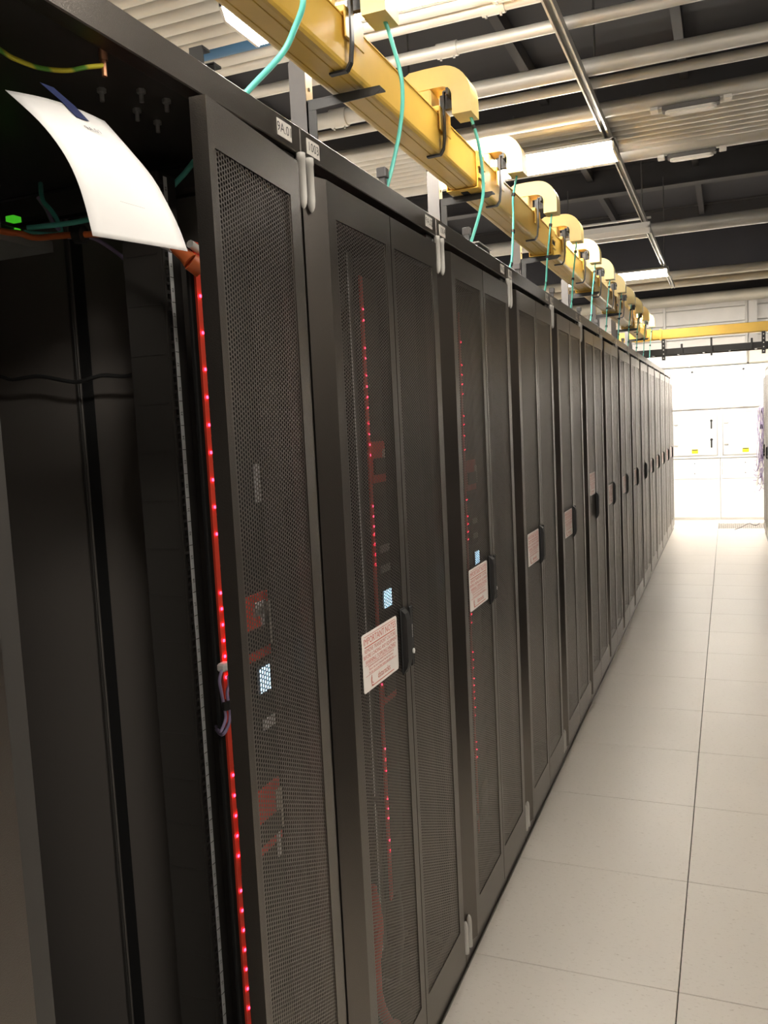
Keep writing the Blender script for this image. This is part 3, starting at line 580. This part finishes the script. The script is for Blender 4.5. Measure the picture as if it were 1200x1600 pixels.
for i in range(len(hkp) - 1):
    p, q = hkp[i], hkp[i + 1]; d = (q - p).normalized(); nn = Vector((-d.z, 0, d.x)) * 0.0028
    b.prism([((p + nn).x, (p + nn).z), ((q + nn).x, (q + nn).z), ((q - nn).x, (q - nn).z), ((p - nn).x, (p - nn).z)], -0.009, 0.009, 'y', M['black_steel'])
b.box(-0.160, -0.152, -0.03, 0.05, 2.715, 2.738, M['black_steel'])
b.box(-0.20, -0.158, 0.03, 0.05, 2.69, 2.738, M['black_steel'])
SP_HOOK = b.mesh('hook')
drops = {
    0: [(-0.110, -0.915, 2.67), (-0.05, -0.880, 2.57), (0.010, -0.860, 2.43), (0.018, -0.860, 2.367), (0.0, -0.860, 2.327), (-0.027, -0.870, 2.279), (-0.077, -0.920, 2.204), (-0.115, -0.950, 2.142)],
    1: [(-0.108, -0.120, 2.67), (-0.094, -0.100, 2.610), (-0.0746, -0.090, 2.504), (-0.075, -0.120, 2.380), (-0.10, -0.170, 2.223), (-0.13, -0.20, 2.142)],
    2: [(-0.102, 0.675, 2.67), (-0.078, 0.690, 2.564), (-0.064, 0.680, 2.420), (-0.069, 0.640, 2.326), (-0.089, 0.600, 2.230), (-0.125, 0.585, 2.142)],
    3: [(-0.115, 1.460, 2.67), (-0.140, 1.470, 2.57), (-0.142, 1.470, 2.485), (-0.137, 1.40, 2.308), (-0.145, 1.38, 2.25), (-0.17, 1.36, 2.142)]}
for k in range(13):
    y = -0.919 + PITCH * k
    if y > 8.7: break
    if k == 0: sl, cl = 'pale yellow drop spout nearest the lens, over the first rack joint', 'aqua fibre cable nearest the lens, bowing down in front of the yellow tray'
    else: sl, cl = '%s pale yellow drop spout along the tray, after the nearest' % ORD[k], '%s aqua fibre cable drop along the row, after the nearest' % ORD[k]
    t = thing('cable_spout', sl, 'cable spout', (0, y, 0), 0, 'drop spouts on the yellow tray')
    link('chute', SP_BODY, t); link('saddle', SP_SADDLE, t); tag(link('hook', SP_HOOK, t, (0, -0.045, 0)), 'black steel hook')
    pts = drops.get(k) or [(-0.114, y, 2.67), (-0.128, y - 0.01, 2.55), (-0.14, y - 0.03, 2.42), (-0.145, y - 0.07, 2.28), (-0.17, y - 0.12, 2.142)]
    c = thing('fibre_cable', cl, 'cable', (0, 0, 0), 0, 'fibre cables dropping to the racks')
    b = MB()
    if k < 3: b.tube(pts, 0.0056, M['teal'], 10, 8)
    else:
        for d in (-0.0042, 0.0042): b.tube([(p[0], p[1] + d * (0.4 + 1.5 * i / len(pts)), p[2]) for i, p in enumerate(pts)], 0.0040, M['teal'], 8, 6)
    b.build('jacket', c)
    if k >= 2:
        P = spline(pts, 8); n = len(P)
        for f in ((0.12,) if k == 2 else (0.18, 0.47, 0.72)):
            i = int(f * n); d = (P[i + 1] - P[i]).normalized() * 0.007
            MB().tube([P[i] - d, P[i] + d], 0.0088 if k > 2 else 0.0068, M['tie'], 10, 1).build('cable_tie', c)

# crossing tray, ladder and its hangers at the far end
t = thing('cable_tray', 'yellow cable tray crossing over the aisle before the far wall', 'cable tray', (0, 9.0, 0))
prof = [(y - 8.865 + 0.0, z) for (y, z) in ((8.87, 2.655), (8.87, 2.545), (8.884, 2.535), (8.97, 2.535), (8.984, 2.545), (8.984, 2.655), (8.979, 2.655), (8.979, 2.55), (8.97, 2.541), (8.884, 2.541), (8.875, 2.55), (8.875, 2.655))]
b = MB(); b.prism([(a, z) for a, z in prof], -2.4, 3.5, 'x', M['yellow']); b.build('trough', t)
MB().box(-0.37, -0.145, -0.012, 0.15, 2.525, 2.674, M['yellow'], 0.01).build('junction', t)
MB().box(-0.06, -0.03, -0.004, 0.124, 2.525, 2.667, M['yellow'], 0.004).build('coupler', t)
t = thing('cable_ladder', 'black cable ladder hung under the crossing yellow tray', 'cable ladder', (0, 9.0, 2.30))
b = MB()
for yy in (-0.02, 0.30): b.box(-2.4, 3.5, yy, yy + 0.02, 0.04, 0.115, M['black_steel'], 0.004)
b.build('side_rails', t)
rm = MB().box(-0.012, 0.012, 0.0, 0.30, 0.045, 0.065, M['black_steel']).mesh('rung')
for i in range(19): link('rung', rm, t, (-2.25 + i * 0.3, 0, 0))
for x, h in ((0.202, 0.16), (0.545, 0.21), (0.998, 0.165), (1.5, 0.2), (-0.4, 0.2)):
    MB().box(x - 0.012, x + 0.012, -0.045, -0.02, -0.01 if h > 0.2 else 0.02, h, M['black_steel'], 0.003).build('end_stop', t)
for x in (-0.012, 1.128):
    b = MB(); b.box(x - 0.022, x + 0.022, -0.052, -0.047, -0.03, 0.2335, M['black_steel'])
    for q in range(5): b.cyl((x, -0.0525, 0.0 + q * 0.05), 0.007, 0.002, M['white_cable'], 'y', 8)
    b.build('hanger_plate', t)

# ------------------------------------------------------------------ lamps
def lamp(x, y, lit, lab, L=1.16, Wd=0.30, grp='fluorescent lamps under the strut'):
    t = thing('ceiling_lamp', lab, 'ceiling lamp', (x, y, 3.19), 0, grp)
    MB().prism([(-Wd / 2, 0.028), (-Wd / 2, 0.012), (Wd / 2, 0.012), (Wd / 2, 0.028), (0.05, 0.058), (-0.05, 0.058)], -L / 2, L / 2, 'x', M['lamp_body']).build('housing', t)
    d = MB(); d.prism([(-Wd / 2 + 0.006, 0.012), (-Wd / 2 + 0.03, -0.028), (Wd / 2 - 0.03, -0.028), (Wd / 2 - 0.006, 0.012)], -L / 2 + 0.012, L / 2 - 0.012, 'x', M['lamp' if lit else 'lamp_off']); d.build('diffuser', t)
    for s in (-1, 1): MB().prism([(-Wd / 2, 0.03), (-Wd / 2, 0.008), (-Wd / 2 + 0.026, -0.032), (Wd / 2 - 0.026, -0.032), (Wd / 2, 0.008), (Wd / 2, 0.03)], s * L / 2 - 0.012 * (s > 0) , s * L / 2 + 0.012 * (s < 0), 'x', M['lamp_body']).build('end_cap', t)
    return t
lamp(-0.46, 0.75, True, 'lit lamp over the nearest stretch of yellow tray')
lamp(-0.46, 3.15, True, 'lit lamp crossing the yellow tray in the middle of the picture', Wd=0.32)
t = lamp(-0.46, 5.55, False, 'unlit slim batten under the strut between the two bright lamps', Wd=0.10)
lamp(-0.46, 7.95, True, 'lit lamp farthest along the yellow tray')
lamp(1.86, -0.7, True, 'lamp over the racks across the aisle, near the lens', grp='lamps over the racks across the aisle')  # out-of-view lamp added to brighten the notices, hinges and hanging sheet
for i in range(3): lamp(-0.55 + 1.2 * i, 10.0, True, ['lamp hung low behind the crossing yellow tray, by the end of the rack row', 'lamp hung low behind the crossing yellow tray, over the end of the aisle', 'lamp hung low behind the crossing yellow tray, across the aisle'][i], L=1.1, grp='lamps by the far wall').location.z = 2.69  # hidden lamps added to flood the far wall and aisle end with light
lamp(-0.46, -1.65, True, 'lamp above the near end of the rack row', grp='lamps behind the lens')  # unseen lamp added to light the floor near the camera
lamp(1.86, -3.2, True, 'lamp over the aisle behind the near end', grp='lamps behind the lens')  # unseen lamp added to throw light into the open rack
for i in range(3): lamp(-2.9, 0.75 + 4.8 * i, True, 'lamp behind the rack row, %s from the near end' % ORD[i + 1], grp='lamps behind the rack row')  # unseen lamps added behind the row to fill out the room light

# ------------------------------------------------------------------ struts, conduits, hangers
def strut(x, y0, y1, z, lab):
    t = thing('strut_channel', lab, 'strut', (x, 0, z))
    b = MB(); b.prism([(-0.021, 0.0), (-0.021, 0.041), (0.021, 0.041), (0.021, 0.0), (0.012, 0.0), (0.012, 0.007), (0.0185, 0.007), (0.0185, 0.0385), (-0.0185, 0.0385), (-0.0185, 0.007), (-0.012, 0.007), (-0.012, 0.0)], y0, y1, 'y', M['galv']); b.build('channel', t)
    for i in range(5):
        yy = y0 + (i + 0.6) * (y1 - y0) / 5.2; MB().cyl((0, yy, 0.041 + (4.27 - z - 0.041) / 2), 0.006, 4.27 - z - 0.041, M['steel_grey'], 'z', 8).build('hanger_rod', t)
strut(0.07, -4.5, 9.75, 3.25, 'galvanised strut running the length of the aisle over the lamps')
strut(-1.0, -4.5, 9.75, 3.25, 'galvanised strut behind the yellow tray over the lamps')
strut(1.65, -4.5, 11.2, 3.25, 'galvanised strut over the racks across the aisle')
strut(2.75, -4.5, 11.2, 3.25, 'galvanised strut by the wall across the aisle')
def conduit(y, z, r, m, lab, grp=None, x0=-4.15, x1=3.55, coup=(), name='conduit'):
    t = thing(name, lab, name, (0, y, z), 0, grp)
    b = MB(); b.tube([(x0, 0, 0), (x1, 0, 0)], r, M[m], 12, 1); b.build('pipe', t)
    for x in coup:
        b = MB(); b.tube([(x - 0.05, 0, 0), (x + 0.05, 0, 0)], r * 1.22, M[m], 12, 1)
        for q in (-0.032, 0.032): b.cyl((x + q, 0, -r * 1.3), 0.006, 0.012, M['zinc'], 'z', 6)
        b.build('coupling', t)
for i in range(11):
    conduit(0.43 + i * 0.092, 3.335, 0.036, 'blue_strip' if i == 8 else 'galv_dull', 'blue conduit in the bundle above the nearest lamp' if i == 8 else ORD[i + 1] + ' grey conduit from the near edge of the bundle above the nearest lamp', 'conduits above the nearest lamp', coup=[(-0.1 - (i % 3) * 0.07)] if i in (9, 10) else (), x1=3.55 if i != 8 else -1.01)
conduit(0.43 + 8 * 0.092, 3.335, 0.036, 'galv_dull', 'grey conduit beyond the blue one above the nearest lamp', x0=-0.99)
conduit(1.66, 3.328, 0.028, 'galv_dull', 'single grey conduit with a coupling between the first two lamps', coup=[-0.47])
conduit(2.21, 3.335, 0.042, 'galv_dull', 'thicker of the paired conduits before the wide conduit bank', coup=[-1.28])
conduit(2.40, 3.323, 0.026, 'galv_dull', 'thinner of the paired conduits before the wide conduit bank')
for i in range(9):
    conduit(2.86 + i * 0.088, 3.337, 0.043, 'galv_dull', ORD[i + 1] + ' grey conduit from the near edge of the wide bank over the middle lamp', 'conduits in the wide bank')
conduit(3.80, 3.352, 0.058, 'galv_dull', 'thick grey conduit at the far edge of the wide bank')
t = thing('strut_channel', 'short galvanised cross strut at the unlit batten', 'strut', (0, 5.62, 3.30))
b = MB(); b.box(-1.04, 0.12, -0.02, 0.02, 0, 0.012, M['galv']); b.build('channel', t)
conduit(6.42, 3.36, 0.066, 'galv_dull', 'thick grey pipe crossing beyond the unlit batten', name='pipe')
conduit(9.3, 3.35, 0.055, 'insul', 'first pale pipe crossing near the far wall', name='pipe')
conduit(9.62, 3.42, 0.02, 'steel_grey', 'thin dark conduit crossing near the far wall')
conduit(10.1, 3.38, 0.075, 'insul', 'second pale pipe crossing near the far wall', name='pipe')
t = thing('insulated_pipe', 'large beige insulated pipe along the far wall', 'pipe', (0, 11.75, 3.33))
b = MB(); b.tube([(-4.15, 0, 0), (3.55, 0, 0)], 0.088, M['insul'], 16, 1); b.build('jacket', t)
for i in range(9):
    MB().tube([(-3.6 + i * 0.8, 0, 0), (-3.575 + i * 0.8, 0, 0)], 0.0905, M['insul'], 16, 1).build('band', t)
# emergency fittings on the wide bank
def emer(x, y, lab):
    t = thing('emergency_light', lab, 'emergency light', (x, y, 3.285), 0, 'unlit emergency lights')
    MB().box(-0.15, 0.15, -0.035, 0.035, -0.02, 0.007, M['steel_grey'], 0.004).build('housing', t)
    n = 20; pl = [((0.105 if math.cos(a) > 0 else -0.105) + 0.03 * math.cos(a), -0.0 + 0.032 * math.sin(a)) for a in [2 * math.pi * (k + 0.5) / n for k in range(n)]]
    MB().prism(pl, -0.032, -0.02, 'z', M['lamp_body']).build('bezel', t)
    MB().prism([(q[0] * 0.9, q[1] * 0.72) for q in pl], -0.036, -0.032, 'z', M['lamp_off']).build('lens', t)
    for s in (-1, 1): MB().box(s * 0.19 - 0.022, s * 0.19 + 0.022, -0.035, 0.035, -0.012, 0.009, M['lamp_body'], 0.003).build('clip', t)
emer(0.55, 2.86, 'unlit emergency light clipped under the near edge of the wide conduit bank')
emer(0.52, 3.80, 'unlit oval emergency light under the far edge of the wide conduit bank')

# ------------------------------------------------------------------ far wall: white cooling units, silver duct
t = thing('air_duct', 'silver duct lying along the tops of the white cooling units', 'duct', (0, 11.32, 2.29))
MB().box(-2.5, 1.0, 0.0, 0.5, 0.0, 0.28, M['galv'], 0.02).build('duct_body', t)
for x in (-1.6, -0.7, 0.2): MB().box(x - 0.012, x + 0.012, -0.012, 0.512, -0.0, 0.292, M['galv'], 0.003).build('flange', t)
MB().box(1.0, 3.0, 0.05, 0.45, 0.0, 0.22, M['insul'], 0.02).build('duct_end', t)
def unit(x0, lab):
    t = thing('cooling_unit', lab, 'cooling unit', (x0, 11.2, 0), 0, 'white cooling units on the far wall'); w = 0.694; m = M['white_unit']
    MB().box(0, w, 0.012, 0.75, 0, 2.27, m, 0.004).build('body', t)
    MB().box(0.008, w - 0.008, 0.0, 0.014, 1.68, 2.26, m, 0.003).build('top_panel', t)
    MB().box(0.0, w, -0.012, 0.014, 1.655, 1.675, M['unit_trim'], 0.003).build('ledge', t)
    fr = MB()
    for (a, c, z0, z1) in ((0.025, 0.045, 0.955, 1.60), (w - 0.045, w - 0.025, 0.955, 1.60), (0.045, w - 0.045, 1.582, 1.60), (0.045, w - 0.045, 0.955, 0.973)): fr.box(a, c, -0.004, 0.014, z0, z1, M['unit_trim'], 0.002)
    tag(fr.build('door_frame', t), 'grey door frame')
    d = MB().box(0.048, w - 0.048, -0.008, 0.012, 0.976, 1.579, m, 0.003).build('door', t)
    for z in (1.13, 1.44): MB().box(0.052, 0.115, -0.022, -0.008, z - 0.012, z + 0.012, M['unit_trim'], 0.003).build('hinge', d)
    for z in (1.15, 1.43):
        h = MB(); h.cyl((w - 0.115, -0.022, z + 0.05), 0.02, 0.03, M['plastic_black'], 'y', 12); h.box(w - 0.126, w - 0.104, -0.045, -0.03, z - 0.07, z + 0.06, M['plastic_black'], 0.004); tag(h.build('handle', d), 'black lever handle')
        MB().box(w - 0.15, w - 0.08, -0.0095, -0.008, z + 0.10, z + 0.112, M['unit_trim']).build('marking', d)
    h = MB(); h.box(0.30, 0.39, -0.010, -0.008, 1.0, 1.065, M['warn']); h.box(0.305, 0.385, -0.0108, -0.010, 1.046, 1.060, M['ink']); tag(h.build('warning_label', d), 'yellow warning label')
    MB().box(0.0, w, -0.014, 0.014, 0.93, 0.948, m, 0.003).build('shelf_edge', t)
    p = MB().box(0.012, w - 0.012, -0.004, 0.014, 0.62, 0.915, m, 0.003).build('lower_panel', t)
    for z in (0.72, 0.83): MB().box(0.016, 0.028, -0.008, -0.004, z - 0.04, z + 0.04, M['unit_trim']).build('slot', p)
    for z in (0.70, 0.85): MB().cyl((0.34, -0.006, z), 0.008, 0.005, M['plastic_black'], 'y', 10).build('fastener', p)
    MB().box(0.012, w - 0.012, -0.004, 0.014, 0.04, 0.612, m, 0.003).build('base_panel', t)
    h = MB(); h.box(0.30, 0.345, -0.03, 0.0, 2.10, 2.19, M['unit_trim'], 0.004); h.cyl((0.322, -0.02, 2.205), 0.016, 0.03, M['plastic_black'], 'y', 12); h.build('top_bracket', t)
    h = MB(); h.box(0.30, 0.345, -0.03, 0.0, 1.70, 1.80, M['unit_trim'], 0.004); h.tube([(0.322, -0.04, 1.665), (0.322, -0.04, 1.70)], 0.03, M['lamp_body'], 14, 1, radii=(0.03, 0.018)); h.build('sensor', t)
unit(-0.082, 'white cooling unit behind the end of the rack row, two black levers in view')
unit(0.616, 'white cooling unit in the aisle opening beside the hanging cables')
unit(-0.780, 'white cooling unit hidden mostly behind the far end of the rack row')
unit(1.314, 'white cooling unit mostly hidden behind the hanging cables')

# open frame with a hanging mass of patch cables at the end of the opposite row
t = thing('open_rack', 'black open rack frame at the end of the opposite row, holding the cables', 'open rack', (1.19, 9.86, 0))
MB().box(0.0, 0.04, 0.0, 0.04, 0.0, 1.76, M['black_steel'], 0.003).box(0.0, 0.04, 0.55, 0.59, 0.0, 1.76, M['black_steel'], 0.003).box(0.0, 0.04, 0.04, 0.55, 1.72, 1.76, M['black_steel']).box(0.0, 0.3, 0.0, 0.59, 0.0, 0.03, M['black_steel']).build('frame', t)
for z in (0.95, 1.15, 1.35, 1.55): MB().box(-0.07, 0.0, 0.2, 0.24, z, z + 0.06, M['black_steel'], 0.004).build('cable_ring', t)
t = thing('patch_cable_bundle', 'tangled lilac and white patch cables hanging from the black frame', 'cable bundle', (0, 0, 0))
for i in range(26):
    x, y = 1.135 + random.uniform(-0.035, 0.03), 10.1 + random.uniform(-0.14, 0.14); pts = [(1.165, y, 1.70 - random.uniform(0, .12))]; z = 1.62; end = random.uniform(0.45, 0.95)
    while z > end:
        sp = 1 + 0.9 * max(0, (1.0 - z)); pts.append((min(1.175, x + random.uniform(-0.022, 0.022) * sp - 0.05 * max(0, 1.0 - z)), y + random.uniform(-0.03, 0.03) * sp, z)); z -= random.uniform(0.10, 0.18)
    pts.append((pts[-1][0] - random.uniform(-0.02, 0.07), pts[-1][1] + random.uniform(-.05, .05), pts[-1][2] - random.uniform(-0.06, 0.05)))
    MB().tube(pts, 0.0042, M['purple' if i % 3 else 'white_cable'], 6, 4).build('cord', t)
cable('floor_cord', [(0.80, 10.05, 0.004), (0.88, 10.3, 0.004), (0.95, 10.6, 0.005), (1.0, 10.72, 0.006), (1.03, 10.58, 0.005), (1.08, 10.52, 0.005), (1.13, 10.75, 0.005)], 0.004, 'black_cable', 'thin loose cord lying on the floor vent by the white units', 'cord')
